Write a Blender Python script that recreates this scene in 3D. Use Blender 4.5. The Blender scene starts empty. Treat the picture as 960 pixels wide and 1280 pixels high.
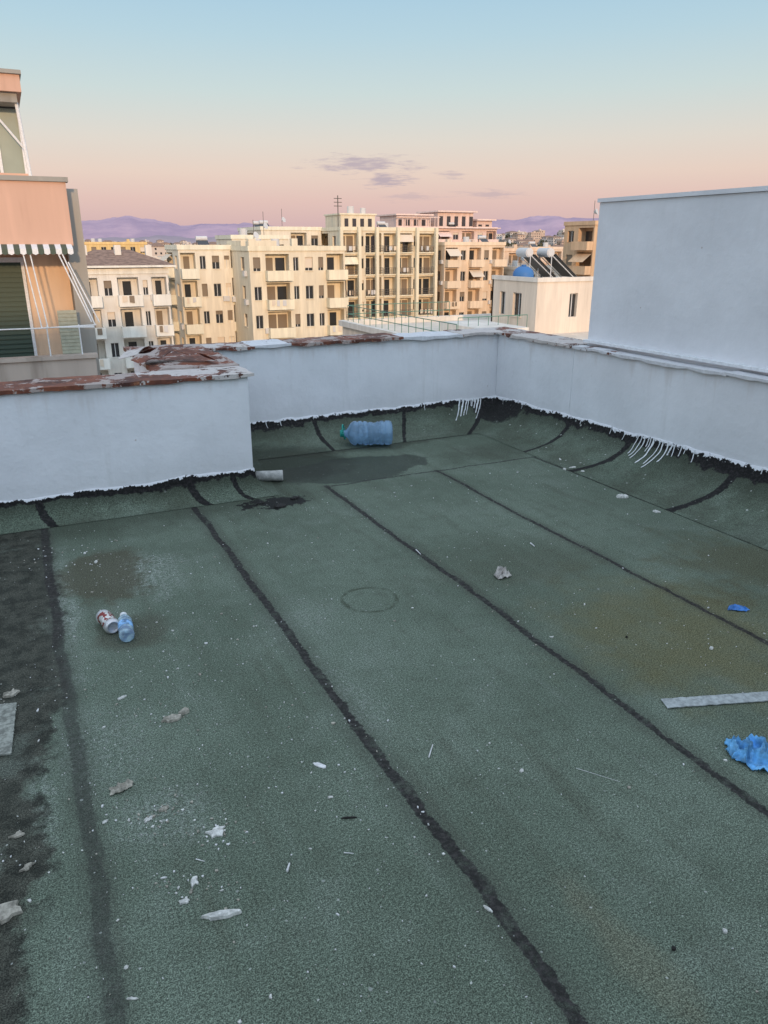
import bpy, math, random
from mathutils import Vector, noise as mn, Matrix
R=random.Random(7)
scene=bpy.context.scene
H=1.57; F=940.0; PIT=math.radians(19.6); YAW=math.radians(25.7)
cP,sP=math.cos(PIT),math.sin(PIT); cY,sY=math.cos(YAW),math.sin(YAW)
def gp(px,py,z=0.0):
    """survey of the roof: where a sight line measured in the photo meets the level z"""
    u=(px-480)/F; v=(640-py)/F
    dy=cP+v*sP; dz=-sP+v*cP; t=(H-z)/(-dz)
    X=u*t; Y=dy*t
    return (X*cY+Y*sY, -X*sY+Y*cY)

# ------------------------------------------------------------ node helper
class NT:
    def __init__(s,tree): s.t=tree; s.n=tree.nodes; s.l=tree.links
    def put(s,sock,val):
        if isinstance(val,bpy.types.NodeSocket): s.l.new(val,sock)
        elif isinstance(val,(tuple,list)):
            v=tuple(val)
            if sock.type=='RGBA' and len(v)==3: v=v+(1,)
            sock.default_value=v
        else:
            if sock.type=='RGBA': sock.default_value=(val,val,val,1)
            else: sock.default_value=val
    def m(s,op,a,b=0.0,clamp=False):
        n=s.n.new('ShaderNodeMath'); n.operation=op; n.use_clamp=clamp
        s.put(n.inputs[0],a); s.put(n.inputs[1],b); return n.outputs[0]
    def add(s,a,b): return s.m('ADD',a,b)
    def sub(s,a,b): return s.m('SUBTRACT',a,b)
    def mul(s,a,b): return s.m('MULTIPLY',a,b)
    def mx(s,a,b): return s.m('MAXIMUM',a,b)
    def mi(s,a,b): return s.m('MINIMUM',a,b)
    def noisen(s,vec,scale,detail=3,rough=.5,dist=0.0):
        n=s.n.new('ShaderNodeTexNoise'); s.put(n.inputs['Vector'],vec)
        n.inputs['Scale'].default_value=scale; n.inputs['Detail'].default_value=detail
        n.inputs['Roughness'].default_value=rough; n.inputs['Distortion'].default_value=dist
        return n
    def noise(s,*a,**k): return s.noisen(*a,**k).outputs[0]
    def voro(s,vec,scale):
        n=s.n.new('ShaderNodeTexVoronoi'); s.put(n.inputs['Vector'],vec)
        n.inputs['Scale'].default_value=scale
        return n.outputs['Distance'],n.outputs['Color']
    def ss(s,x,e0,e1,t0=0.0,t1=1.0,mode='SMOOTHSTEP'):
        n=s.n.new('ShaderNodeMapRange'); n.interpolation_type=mode
        s.put(n.inputs['Value'],x)
        n.inputs['From Min'].default_value=e0; n.inputs['From Max'].default_value=e1
        n.inputs['To Min'].default_value=t0; n.inputs['To Max'].default_value=t1
        return n.outputs['Result']
    def mix(s,f,a,b,mode='MIX'):
        n=s.n.new('ShaderNodeMix'); n.data_type='RGBA'; n.blend_type=mode
        s.put(n.inputs[0],f); s.put(n.inputs[6],a); s.put(n.inputs[7],b); return n.outputs[2]
    def sep(s,v):
        n=s.n.new('ShaderNodeSeparateXYZ'); s.put(n.inputs[0],v); return n.outputs
    def comb(s,x,y,z):
        n=s.n.new('ShaderNodeCombineXYZ')
        for i,v in enumerate((x,y,z)): s.put(n.inputs[i],v)
        return n.outputs[0]
    def vop(s,op,v,c):
        n=s.n.new('ShaderNodeVectorMath'); n.operation=op; s.put(n.inputs[0],v); s.put(n.inputs[1],c); return n.outputs[0]
    def vmul(s,v,c): return s.vop('MULTIPLY',v,c)
    def bump(s,h,strength=.3,dist=.01):
        n=s.n.new('ShaderNodeBump'); s.put(n.inputs['Height'],h)
        n.inputs['Strength'].default_value=strength; n.inputs['Distance'].default_value=dist
        return n.outputs[0]
    def obj(s):
        return s.n.new('ShaderNodeTexCoord').outputs['Object']
def newmat(name):
    m=bpy.data.materials.new(name); m.use_nodes=True
    nt=NT(m.node_tree); b=m.node_tree.nodes['Principled BSDF']
    return m,nt,b
def setp(nt,b,color=None,rough=.8,normal=None,metal=0.0,spec=.3):
    if color is not None: nt.put(b.inputs['Base Color'],color)
    nt.put(b.inputs['Roughness'],rough)
    b.inputs['Specular IOR Level'].default_value=spec
    b.inputs['Metallic'].default_value=metal
    if normal is not None: nt.put(b.inputs['Normal'],normal)
def plain(name,color,rough=.7,var=.25,scale=8,metal=0.0,spec=.3,bumpd=.003,bump=True):
    m,nt,b=newmat(name); o=nt.obj()
    n=nt.noise(o,scale,3,.6)
    c=nt.mix(nt.ss(n,.3,.7),tuple(x*(1-var) for x in color),tuple(min(1,x*(1+var)) for x in color))
    setp(nt,b,c,rough,nt.bump(nt.noise(o,scale*6,2,.6),.4,bumpd) if bump else None,metal,spec)
    return m
def stucco(name,color,streak=.35):
    m,nt,b=newmat(name); o=nt.obj()
    n2=nt.noise(nt.vmul(o,(1.2,1.2,.14)),1.3,4,.68)
    c=nt.mix(nt.ss(n2,.35,.55),tuple(min(1,x*1.05) for x in color),tuple(x*.92 for x in color))
    c=nt.mix(nt.mul(nt.ss(n2,.55,.75),streak),c,tuple(x*.5 for x in (color[0],color[1]*.96,color[2]*.92)))
    setp(nt,b,c,.9,None,0,.1); return m

# ------------------------------------------------------------ mesh builder
class B:
    def __init__(s): s.v=[];s.f=[];s.mi=[]
    def quad(s,pts,mi=0):
        k=len(s.v); s.v+= [tuple(p) for p in pts]; s.f.append(tuple(range(k,k+len(pts)))); s.mi.append(mi)
    def box(s,x0,y0,z0,x1,y1,z1,mi=0):
        if x0>x1:x0,x1=x1,x0
        if y0>y1:y0,y1=y1,y0
        if z0>z1:z0,z1=z1,z0
        k=len(s.v)
        s.v+=[(x0,y0,z0),(x1,y0,z0),(x1,y1,z0),(x0,y1,z0),(x0,y0,z1),(x1,y0,z1),(x1,y1,z1),(x0,y1,z1)]
        for f in ((0,3,2,1),(4,5,6,7),(0,1,5,4),(1,2,6,5),(2,3,7,6),(3,0,4,7)):
            s.f.append(tuple(k+i for i in f)); s.mi.append(mi)
    def tube(s,p0,p1,r,mi=0,seg=8,r1=None):
        p0=Vector(p0);p1=Vector(p1); d=(p1-p0).normalized()
        a=d.orthogonal().normalized(); b=d.cross(a); k=len(s.v)
        if r1 is None:r1=r
        for i in range(seg):
            t=2*math.pi*i/seg; o=a*math.cos(t)+b*math.sin(t)
            s.v.append(tuple(p0+o*r)); s.v.append(tuple(p1+o*r1))
        for i in range(seg):
            j=(i+1)%seg
            s.f.append((k+2*i,k+2*j,k+2*j+1,k+2*i+1)); s.mi.append(mi)
        s.f.append(tuple(k+2*i for i in range(seg))[::-1]); s.mi.append(mi)
        s.f.append(tuple(k+2*i+1 for i in range(seg))); s.mi.append(mi)
    def make(s,name,mats,smooth=False,parent=None,fix=False):
        me=bpy.data.meshes.new(name); me.from_pydata(s.v,[],s.f)
        for m in mats: me.materials.append(m)
        me.polygons.foreach_set('material_index',s.mi)
        if smooth: me.polygons.foreach_set('use_smooth',[True]*len(s.f))
        me.update()
        if fix:
            import bmesh
            bm=bmesh.new(); bm.from_mesh(me); bmesh.ops.remove_doubles(bm,verts=bm.verts,dist=1e-5)
            bmesh.ops.recalc_face_normals(bm,faces=bm.faces); bm.to_mesh(me); bm.free()
        o=bpy.data.objects.new(name,me); scene.collection.objects.link(o)
        if parent: o.parent=parent
        return o
def empty(name,loc=(0,0,0)):
    o=bpy.data.objects.new(name,None); o.location=loc; scene.collection.objects.link(o); return o

# ------------------------------------------------------------ MATERIALS
def membrane(name,cant):
    m,nt,b=newmat(name); o=nt.obj(); S=nt.sep(o); x,y,z=S[0],S[1],S[2]
    N1=nt.noisen(o,1.25,3,.55); n1=N1.outputs[0]; C1=nt.sep(N1.outputs[1])
    N3=nt.noisen(o,3.1,5,.66); n3=N3.outputs[0]; C3=nt.sep(N3.outputs[1])
    N14=nt.noisen(o,14,4,.68); n14=N14.outputs[0]; C14=nt.sep(N14.outputs[1])
    n55=nt.noise(o,55,2,.7); gr=nt.noise(o,300,0,.7); gr2=nt.noise(o,130,1,.7)
    sh=lambda a,k: nt.mul(nt.sub(a,.5),k)
    wob=nt.add(sh(C1[0],.06),nt.add(sh(C3[0],.035),sh(C14[0],.020)))
    wob2=nt.add(sh(C1[1],.08),nt.add(sh(C3[1],.05),sh(C14[1],.03)))
    xw=nt.add(x,wob); yw=nt.add(y,wob2)
    c=nt.mix(nt.ss(n1,.35,.65),(.100,.128,.096),(.130,.164,.126))
    c=nt.mix(nt.mul(nt.ss(n14,.45,.72),.5),c,(.080,.096,.072))
    c=nt.mix(nt.mul(nt.ss(C3[2],.50,.70),.40),c,(.165,.198,.162))
    w3=sh(n3,1.0); w3b=sh(C3[1],1.0)
    def ell(cx,cy,rx,ry,warp=.5,lo=.75,hi=1.15,w=None):
        dx=nt.mul(nt.sub(x,cx),1/rx); dy=nt.mul(nt.sub(y,cy),1/ry)
        d=nt.m('SQRT',nt.add(nt.mul(dx,dx),nt.mul(dy,dy)))
        d=nt.add(d,nt.mul(w or w3,warp*3.0))
        return nt.ss(d,hi,lo)
    g=lambda a,b_: gp(a,b_)
    rec_shade=ell(1.62,5.25,.60,.50,.4,.7,1.15)  # shade of the parapet recess, painted into the membrane colour
    ln=nt.add(sh(n14,.034),sh(n55,.020))
    def line(cw,c0,hw,soft=.006):
        d=nt.add(nt.m('ABSOLUTE',nt.sub(cw,c0)),ln)
        return nt.ss(d,hw+soft,hw)
    wet=None
    if not cant:
        nst=nt.noise(nt.vmul(o,(6,.6,1)),1.6,4,.65)
        c=nt.mix(nt.mul(nt.ss(nst,.5,.78),.55),c,(.074,.082,.060))
        c=nt.mix(nt.mul(nt.ss(nst,.46,.25),.28),c,(.18,.21,.178))
        fine=nt.ss(nt.add(n55,sh(n14,.5)),.42,.62,.12,1.0)
        dust=None
        for (px,py,rx,ry,s) in ((182,715,.20,.30,.85),(120,930,.18,.3,.40),(200,1020,.16,.14,.5),(380,770,.2,.25,.35),(440,870,.1,.35,.45),(82,760,.06,.7,.8),(55,1010,.06,.3,.6)):
            a,bb=g(px,py); q=nt.mul(ell(a,bb,rx,ry,.7,.2,1.2,w3b),s); dust=q if dust is None else nt.mx(dust,q)
        c=nt.mix(nt.mul(nt.mul(dust,fine),.75),c,(.29,.325,.29))
        a,bb=g(850,790); c=nt.mix(nt.mul(ell(a,bb,.60,.62,.7,.1,1.3),.75),c,(.125,.115,.055))
        a,bb=g(935,705); c=nt.mix(nt.mul(ell(a,bb,.5,.5,.8,.3,1.2,nt.add(w3,sh(n14,.6))),.65),c,(.080,.076,.042))
        a,bb=g(790,1190); c=nt.mix(nt.mul(ell(a,bb,.07,.3,.8,.4,1.2),.25),c,(.19,.17,.11))
        a,bb=g(650,700); c=nt.mix(nt.mul(ell(a,bb,.6,.4,.8,.2,1.2),.4),c,(.070,.074,.050))
        a,bb=g(130,718); c=nt.mix(nt.mul(ell(a,bb,.25,.38,.6,.62,1.08,nt.add(w3,sh(n14,.5))),.75),c,(.074,.068,.045))
        a,bb=g(165,790); c=nt.mix(nt.mul(ell(a,bb,.19,.16,.6,.55,1.1,w3b),.6),c,(.072,.070,.050))
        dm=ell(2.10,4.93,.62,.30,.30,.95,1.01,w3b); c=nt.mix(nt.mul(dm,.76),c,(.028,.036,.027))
        c=nt.mix(nt.mul(rec_shade,.78),c,(.024,.028,.021))
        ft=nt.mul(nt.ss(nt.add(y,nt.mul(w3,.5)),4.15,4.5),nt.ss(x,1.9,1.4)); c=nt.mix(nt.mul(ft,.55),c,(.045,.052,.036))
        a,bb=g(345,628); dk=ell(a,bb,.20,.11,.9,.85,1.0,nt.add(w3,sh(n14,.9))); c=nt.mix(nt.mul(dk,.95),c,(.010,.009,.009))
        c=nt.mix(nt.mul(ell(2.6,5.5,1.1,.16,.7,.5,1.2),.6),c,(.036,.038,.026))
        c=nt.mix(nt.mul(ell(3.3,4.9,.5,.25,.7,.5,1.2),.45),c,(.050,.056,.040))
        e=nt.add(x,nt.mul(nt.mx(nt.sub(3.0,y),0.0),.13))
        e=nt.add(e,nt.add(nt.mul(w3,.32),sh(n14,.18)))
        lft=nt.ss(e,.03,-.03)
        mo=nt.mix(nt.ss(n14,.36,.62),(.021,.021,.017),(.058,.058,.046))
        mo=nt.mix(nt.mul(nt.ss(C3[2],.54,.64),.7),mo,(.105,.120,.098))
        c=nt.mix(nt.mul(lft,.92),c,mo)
        wet=nt.mx(nt.mul(dm,.7),nt.mx(nt.mul(dk,.5),nt.mul(lft,.25)))
    c=nt.mix(1.0,c,nt.mix(nt.ss(gr,.25,.75),(.50,.50,.50),(1.55,1.55,1.55)),'MULTIPLY')
    c=nt.mix(1.0,c,nt.mix(nt.ss(gr2,.3,.7),(.70,.70,.70),(1.30,1.30,1.30)),'MULTIPLY')
    if not cant:
        brk=nt.ss(n14,.30,.50,.45,1.0)
        ylim=nt.ss(y,4.66,4.62)
        sm=nt.mul(nt.mx(nt.mx(line(xw,.873,.0155),line(xw,1.79,.012)),line(xw,2.65,.009)),ylim)
        sm=nt.mx(sm,nt.mul(line(xw,-.015,.017,.012),nt.ss(y,3.4,2.8,.85,.5)))
        sm=nt.mx(sm,line(xw,-.93,.018))
        xl=nt.mul(nt.ss(x,1.75,1.8),nt.ss(x,3.62,3.58))
        sm=nt.mx(sm,nt.mul(nt.mul(line(yw,4.62,.007),xl),.85))
        sm=nt.mx(sm,nt.mul(nt.mul(line(yw,5.46,.006),nt.ss(x,3.6,3.55)),.6))
        sm=nt.mx(sm,nt.mul(nt.mul(line(xw,3.53,.009),nt.ss(y,4.66,4.62)),.85))
        sm=nt.mul(sm,brk)
        def halo(c0,w): return nt.ss(nt.m('ABSOLUTE',nt.sub(xw,c0)),w,0.0)
        hl=nt.mx(nt.mx(halo(.873,.10),halo(1.79,.08)),nt.mx(halo(2.65,.06),halo(-.015,.08)))
        c=nt.mix(nt.mul(nt.mul(hl,ylim),.45),c,(.058,.061,.050))
        c=nt.mix(nt.mul(sm,.88),c,nt.mix(nt.ss(n55,.4,.7),(.016,.014,.015),(.050,.044,.045)))
    else:
        at=nt.n.new('ShaderNodeAttribute'); at.attribute_name='cant_t'; t=at.outputs['Fac']
        sd=nt.n.new('ShaderNodeAttribute'); sd.attribute_name='cant_x'; sx=sd.outputs['Fac']
        c=nt.mix(nt.mul(rec_shade,.7),c,(.024,.028,.021))
        c=nt.mix(nt.mul(nt.ss(n3,.35,.65),.5),c,(.056,.060,.042))
        c=nt.mix(nt.mul(nt.ss(t,.40,.85),.6),c,(.034,.036,.027))
        lap=None
        sxw=nt.add(sx,nt.add(nt.add(sh(C3[0],.06),sh(C14[0],.03)),nt.mul(nt.m('POWER',nt.sub(1.0,t),2.0),.03)))
        for c0,hw in ((4.97,.022),(5.87,.020),(6.14,.016),(8.5,.020),(9.38,.017),(10.25,.03),(11.5,.022),(12.2,.024),(13.16,.026)):
            l=line(sxw,c0,hw,.006); lap=l if lap is None else nt.mx(lap,l)
        blk=nt.ss(nt.add(t,nt.add(sh(n3,.50),sh(n14,.30))),.775,.815)
        crn=ell(4.00,5.88,.25,.38,.5,.8,1.02,nt.add(w3,sh(n14,.5)))
        sm2=nt.mx(lap,nt.mx(blk,nt.mul(crn,.97)))
        c=nt.mix(nt.mul(sm2,.95),c,nt.mix(nt.ss(n55,.4,.7),(.008,.007,.008),(.028,.025,.026)))
        wet=nt.mul(sm2,.5)
    q=nt.vop('MULTIPLY',N14.outputs[1],(.022,.022,.022)); ow=nt.vop('ADD',o,q)
    def specks(sc,th,cut,off=(0,0,0)):
        d,col=nt.voro(nt.vop('ADD',ow,off),sc); cs=nt.sep(col)
        ok=nt.ss(nt.add(cs[0],sh(n1,.8)),cut,cut+.01)
        r=nt.mul(nt.m('POWER',cs[1],2.0),th)
        return nt.mul(nt.ss(nt.sub(d,r),.02,0.0),ok),cs[2]
    if cant:
        sp,k1=specks(26,.22,.5,(2,2,5)); sp=nt.mul(sp,nt.ss(x,2.9,3.5,.25,1))
    else:
        s1,k1=specks(15,.085,.58); s2,k2=specks(44,.14,.55,(3,1,0)); sp=nt.mx(s1,s2)
    c=nt.mix(nt.mul(sp,.75),c,nt.mix(k1,(.24,.26,.24),(.58,.60,.56)))
    if not cant:
        a,bb=g(462,749); dx=nt.sub(x,a); dy=nt.sub(y,bb); d=nt.m('SQRT',nt.add(nt.mul(dx,dx),nt.mul(dy,dy)))
        d=nt.add(d,nt.add(sh(n3,.04),sh(n14,.03))); rg=nt.ss(nt.m('ABSOLUTE',nt.sub(d,.128)),.016,.002)
        c=nt.mix(nt.mul(nt.mul(rg,nt.ss(n14,.35,.55,.15,1)),.6),c,(.036,.044,.026))
    else:
        ed=nt.add(t,nt.add(sh(n14,.28),sh(n55,.14)))
        c=nt.mix(nt.ss(ed,.955,.965),c,(.74,.75,.78))
    rough=nt.sub(.95,nt.mul(wet,.42))
    hgt=nt.add(nt.mul(gr,.6),nt.add(nt.mul(gr2,.6),nt.mul(n14,1.1)))
    setp(nt,b,c,rough,nt.bump(hgt,.5,.0045),0,.2)
    return m
M_mem=membrane('bitumen_membrane',False); M_cant=membrane('bitumen_upstand',True)

def wallpaint(name,base=(.78,.785,.815),grime=1.0):
    m,nt,b=newmat(name); o=nt.obj(); S=nt.sep(o)
    N=nt.noisen(o,1.7,5,.62); n=N.outputs[0]; n9=nt.noise(o,16,4,.7)
    c=nt.mix(nt.ss(n,.3,.7),tuple(k*.91 for k in base),tuple(min(1,k*1.03) for k in base))
    nst=nt.noise(nt.vmul(o,(4,4,.35)),2.2,3,.7)
    c=nt.mix(nt.mul(nt.ss(nst,.55,.8),.28*grime),c,(.54,.54,.53))
    c=nt.mix(nt.mul(nt.ss(n9,.58,.75),.20*grime),c,(.48,.48,.48))
    d,col=nt.voro(o,5.0); cs=nt.sep(col)
    c=nt.mix(nt.mul(nt.mul(nt.ss(d,.05,.02),nt.ss(cs[0],.84,.86)),.6),c,(.28,.16,.10))
    ft=nt.ss(nt.add(S[2],nt.mul(nt.sub(n9,.5),.25)),.34,.14)
    c=nt.mix(nt.mul(ft,.18*grime),c,(.44,.44,.42))
    tp=nt.ss(nt.add(S[2],nt.mul(nt.sub(nst,.5),.6)),.68,.80)
    if grime>.8: c=nt.mix(nt.mul(tp,.18),c,(.48,.38,.32))
    h=nt.add(nt.mul(n9,.9),nt.mul(n,5))
    setp(nt,b,c,.75,nt.bump(h,.3,.010),0,.25); return m
M_wall=wallpaint('painted_render')
M_wall2=wallpaint('painted_render_tall',(.77,.78,.81),.5)

def rust(name,paint_amt=.55,paint=(.46,.40,.37)):
    m,nt,b=newmat(name); o=nt.obj()
    N=nt.noisen(o,3.2,6,.72); n=N.outputs[0]; CC=nt.sep(N.outputs[1]); n2=nt.noise(o,26,4,.7)
    c=nt.mix(nt.ss(CC[1],.35,.65),(.060,.025,.020),(.22,.070,.038))
    c=nt.mix(nt.ss(n2,.55,.7),c,(.34,.14,.07))
    pm=nt.ss(nt.add(n,nt.mul(n2,.25)),paint_amt+.08,paint_amt+.11)
    pc=nt.mix(n2,tuple(k*.65 for k in paint),tuple(min(1,k*1.25) for k in paint))
    c=nt.mix(pm,c,pc)
    setp(nt,b,c,.7,nt.bump(nt.add(n2,nt.mul(n,1.5)),.5,.005),0,.35); return m
M_rust=rust('rusty_sheet',.56,(.40,.33,.30))
M_rust2=rust('rusty_sheet_painted',.51,(.56,.51,.48))
M_rust3=rust('mortar_coping',.38,(.66,.66,.68))
M_white=plain('white_paint',(.74,.76,.78),.6,.08,30)
M_conc=plain('concrete',(.36,.35,.33),.9,.2,3)

# ------------------------------------------------------------ ROOF
b=B()
b.quad([(-8,-8,0),(4.2,-8,0),(4.2,4.85,0),(-8,4.85,0)],0)
b.quad([(1.0,4.85,0),(4.2,4.85,0),(4.2,6.15,0),(1.0,6.15,0)],0)
roof=b.make('flat_roof',[M_mem])
M_body=stucco('own_body',(.5,.48,.44))
b=B(); b.box(-8.3,-8.3,-20,4.34,4.99,-.05,0); b.box(.82,4.99,-20,4.34,6.29,-.05,0)
o=b.make('apartment_block_below',[M_body])

nodes=[((-8,4.694),(-8,4.57),.150),((1.306,4.694),(1.43,4.57),.165),((1.306,5.994),(1.55,5.47),.170),
       ((4.064,5.994),(3.56,5.47),.200),((4.064,4.6),(3.54,4.6),.235),((4.064,3.0),(3.52,3.0),.262),((4.064,-8),(3.52,-8),.27)]
runs=[-3.0,6.3,7.6,10.36,11.75,13.35,24.35]
ts=[];sx=[]
NP=15
def cantpt(W,Fp,h,phi):
    a=math.sin(phi); bb=1-math.cos(phi)
    return Vector((Fp[0]+(W[0]-Fp[0])*a, Fp[1]+(W[1]-Fp[1])*a, .003+h*bb))
ring=[]
for i in range(len(nodes)-1):
    (W0,F0,h0),(W1,F1,h1)=nodes[i],nodes[i+1]
    L=math.hypot(W1[0]-W0[0],W1[1]-W0[1]); n=max(2,int(L/.035))
    for k in range(n+(1 if i==len(nodes)-2 else 0)):
        q=k/n
        W=(W0[0]+(W1[0]-W0[0])*q,W0[1]+(W1[1]-W0[1])*q); Fp=(F0[0]+(F1[0]-F0[0])*q,F0[1]+(F1[1]-F0[1])*q)
        hh=h0+(h1-h0)*q; s=runs[i]+(runs[i+1]-runs[i])*q
        hh+=.026*mn.noise(Vector((s*2.1,3,0)))+.012*mn.noise(Vector((s*9,5,0)))+.006*mn.noise(Vector((s*22,5,0)))
        ring.append((W,Fp,hh,s))
V=[];Fc=[];
for (W,Fp,hh,s) in ring:
    lapb=0
    for c0 in (4.97,5.87,8.5,9.38,10.25,11.5,12.2,13.16): lapb=max(lapb,math.exp(-((s-c0)/.03)**2))
    wide=min(1,math.hypot(W[0]-Fp[0],W[1]-Fp[1])/.4)
    for j in range(NP):
        phi=math.pi/2*j/(NP-1); p=cantpt(W,Fp,hh,phi)
        if 0<j<NP-1:
            w=math.sin(math.pi*j/(NP-1))*wide; p.z+=max(-.003,w*(.014*mn.noise(Vector((s*3,j*.25,1)))+.008*mn.noise(Vector((s*11,j*.6,7)))+.010*lapb))
        V.append(p); ts.append(max(.02,j/(NP-1))); sx.append(s)
    V.append(Vector((W[0]+(W[0]-Fp[0])*.03,W[1]+(W[1]-Fp[1])*.03,.003+hh+.001))); ts.append(1.0); sx.append(s)
n1=NP+1
for i in range(len(ring)-1):
    for j in range(NP):
        a=i*n1+j; Fc.append((a,a+n1,a+n1+1,a+1))
me=bpy.data.meshes.new('roof_upstand'); me.from_pydata([tuple(v) for v in V],[],Fc); me.materials.append(M_cant)
at=me.attributes.new('cant_t','FLOAT','POINT'); at.data.foreach_set('value',ts)
at=me.attributes.new('cant_x','FLOAT','POINT'); at.data.foreach_set('value',sx)
me.polygons.foreach_set('use_smooth',[True]*len(Fc)); me.update()
o=bpy.data.objects.new('roof_upstand',me); scene.collection.objects.link(o)

def cant_at(s,t,off=.003):
    for i in range(len(ring)-1):
        if ring[i][3]<=s<=ring[i+1][3]:
            W,Fp,hh,s0=ring[i]; q=(s-s0)/max(1e-6,ring[i+1][3]-s0)
            jf=min(NP-1.001,t*(NP-1)); j=int(jf); r=jf-j
            A=V[i*n1+j].lerp(V[i*n1+j+1],r); Bv=V[(i+1)*n1+j].lerp(V[(i+1)*n1+j+1],r); p=A.lerp(Bv,q)
            n=Vector((Fp[0]-W[0],Fp[1]-W[1],0)).normalized(); phi=math.pi/2*t
            return p+(n*math.sin(phi)+Vector((0,0,1))*math.cos(phi))*off
    return None
b=B()
def drip(s,t0,t1,w):
    N=14; prev=None
    for k in range(N+1):
        t=t0+(t1-t0)*k/N; ww=w*(1-.55*k/N)*(.75+.5*R.random())*(1.6 if k==N-1 else 1)
        if k==N: ww=w*.3
        s2=s+.008*mn.noise(Vector((s*40,t*7,0)))
        a=cant_at(s2-ww,t,.006);c=cant_at(s2+ww,t,.006); mid=cant_at(s2,t,.011)
        if a is None or c is None: return
        cur=(a,mid,c)
        if prev:
            b.quad([prev[0],prev[1],cur[1],cur[0]]); b.quad([prev[1],prev[2],cur[2],cur[1]])
        prev=cur
for k in range(8): drip(9.97+.034*k+R.uniform(-.008,.008),1.0,R.uniform(.35,.78),R.uniform(.005,.011))
for k in range(10): drip(12.27+.040*k+R.uniform(-.015,.015),1.0,R.uniform(.45,.80),R.uniform(.0035,.009))
for k in range(24): drip(R.uniform(7.8,14.5),1.0,R.uniform(.78,.92),R.uniform(.002,.006))
b.make('paint_drips',[M_white],smooth=True,fix=True)

def wall(name,boxes,mat):
    b=B()
    for bx in boxes: b.box(*bx,0)
    o=b.make(name,[mat]); bv=o.modifiers.new('bevel','BEVEL'); bv.width=.006; bv.segments=2; return o
ZT=.785
wall('parapet_wall',[(-8.3,4.70,-.04,1.30,4.99,ZT)],M_wall)
wall('parapet_wall',[(.82,4.993,-.04,1.297,6.29,ZT)],M_wall)
wall('parapet_wall',[(1.30,6.0,-.04,4.34,6.287,ZT)],M_wall)
wall('parapet_wall',[(4.07,4.903,-.04,4.337,5.997,ZT),(4.07,-8.3,-.04,4.197,4.90,ZT)],M_wall)
wall('parapet_wall',[(-8.3,-8.3,-.04,-8.02,4.69,ZT)],M_wall)
b=B(); b.box(4.20,-8.3,-20,7.4,4.90,1.87,0); b.box(4.185,-8.32,1.872,7.42,4.915,1.90,0)
b.box(4.15,-8.3,.822,4.199,4.90,.842,1)
b.box(4.75,4.78,1.90,4.95,4.90,1.925,2)
b.make('stair_tower_wall',[M_wall2,M_white,M_conc])
b=B(); b.box(-7.9,-7.9,.004,4.0,-3.6,3.4,0); b.box(-8.0,-8.0,3.4,4.1,-3.5,3.55,0)  # unseen block added behind the camera to keep low sun off the roof
b.box(-1.4,-3.61,.02,-.5,-3.57,2.1,1)
b.make('sun_blocker',[M_wall2,plain('blocker_door',(.16,.17,.18),.5)])

def coping(name,x0,y0,x1,y1,z,mats,sheet=1.15,lip=.045,amp=.006,seed=0):
    b=B(); rr=random.Random(seed); ax=0 if (x1-x0)>(y1-y0) else 1
    L=(x1-x0) if ax==0 else (y1-y0); pos=0; k=0
    while pos<L-1e-6:
        ln=min(sheet*rr.uniform(.6,1.3),L-pos)
        if L-pos-ln<.25: ln=L-pos
        a0=pos-.02 if pos>0 else 0; a1=pos+ln
        if ax==0: X0,X1,Y0,Y1=x0+a0,x0+a1,y0,y1
        else: X0,X1,Y0,Y1=x0,x1,y0+a0,y0+a1
        zz=z+(k%2)*.004+rr.uniform(0,.006); mi=rr.randrange(len(mats))
        nx=max(2,int((X1-X0)/.04)); ny=max(2,int((Y1-Y0)/.04))
        sk=rr.uniform(-.008,.008)
        P={}
        for i in range(nx+1):
            for j in range(ny+1):
                X=X0+(X1-X0)*i/nx; Y=Y0+(Y1-Y0)*j/ny
                dz=amp*mn.noise(Vector((X*3,Y*3,seed)))+amp*.8*mn.noise(Vector((X*11,Y*11,seed+3)))
                e=0.010*mn.noise(Vector((X*7+Y*7,seed,2)))
                if j==0: Y+=e+sk
                if i==0: X+=e
                if i==nx: X+=e
                P[i,j]=Vector((X,Y,zz+amp+dz))
        for i in range(nx):
            for j in range(ny): b.quad([P[i,j],P[i+1,j],P[i+1,j+1],P[i,j+1]],mi)
        def skirt(lst):
            for p,q in zip(lst[:-1],lst[1:]):
                l1=lip*(1+.5*mn.noise(p*6)+.3*mn.noise(p*17)); l2=lip*(1+.5*mn.noise(q*6)+.3*mn.noise(q*17))
                b.quad([p,q,q-Vector((0,0,l2)),p-Vector((0,0,l1))],mi)
        skirt([P[i,0] for i in range(nx+1)]); skirt([P[i,ny] for i in range(nx,-1,-1)])
        skirt([P[0,j] for j in range(ny,-1,-1)]); skirt([P[nx,j] for j in range(ny+1)])
        pos+=ln; k+=1
    return b.make(name,mats,fix=False)
coping('parapet_coping',-8.35,4.675,1.335,5.02,.790,[M_rust,M_rust2,M_rust],seed=1,sheet=.55,lip=.024)
coping('parapet_coping',.76,5.025,1.335,6.33,.79,[M_rust,M_rust2],seed=2,sheet=.45,amp=.014,lip=.03)
coping('parapet_coping',1.34,5.965,4.37,6.33,.79,[M_rust,M_rust2,M_rust3],seed=4,sheet=.5,amp=.008,lip=.024)
coping('parapet_coping',4.035,4.905,4.375,5.96,.79,[M_rust2,M_rust3],seed=5,sheet=.4,lip=.024)
coping('parapet_coping',4.045,-8.3,4.192,4.90,.788,[M_rust3],seed=6,sheet=1.1,lip=.02,amp=.004)
b=B(); N=14
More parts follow.
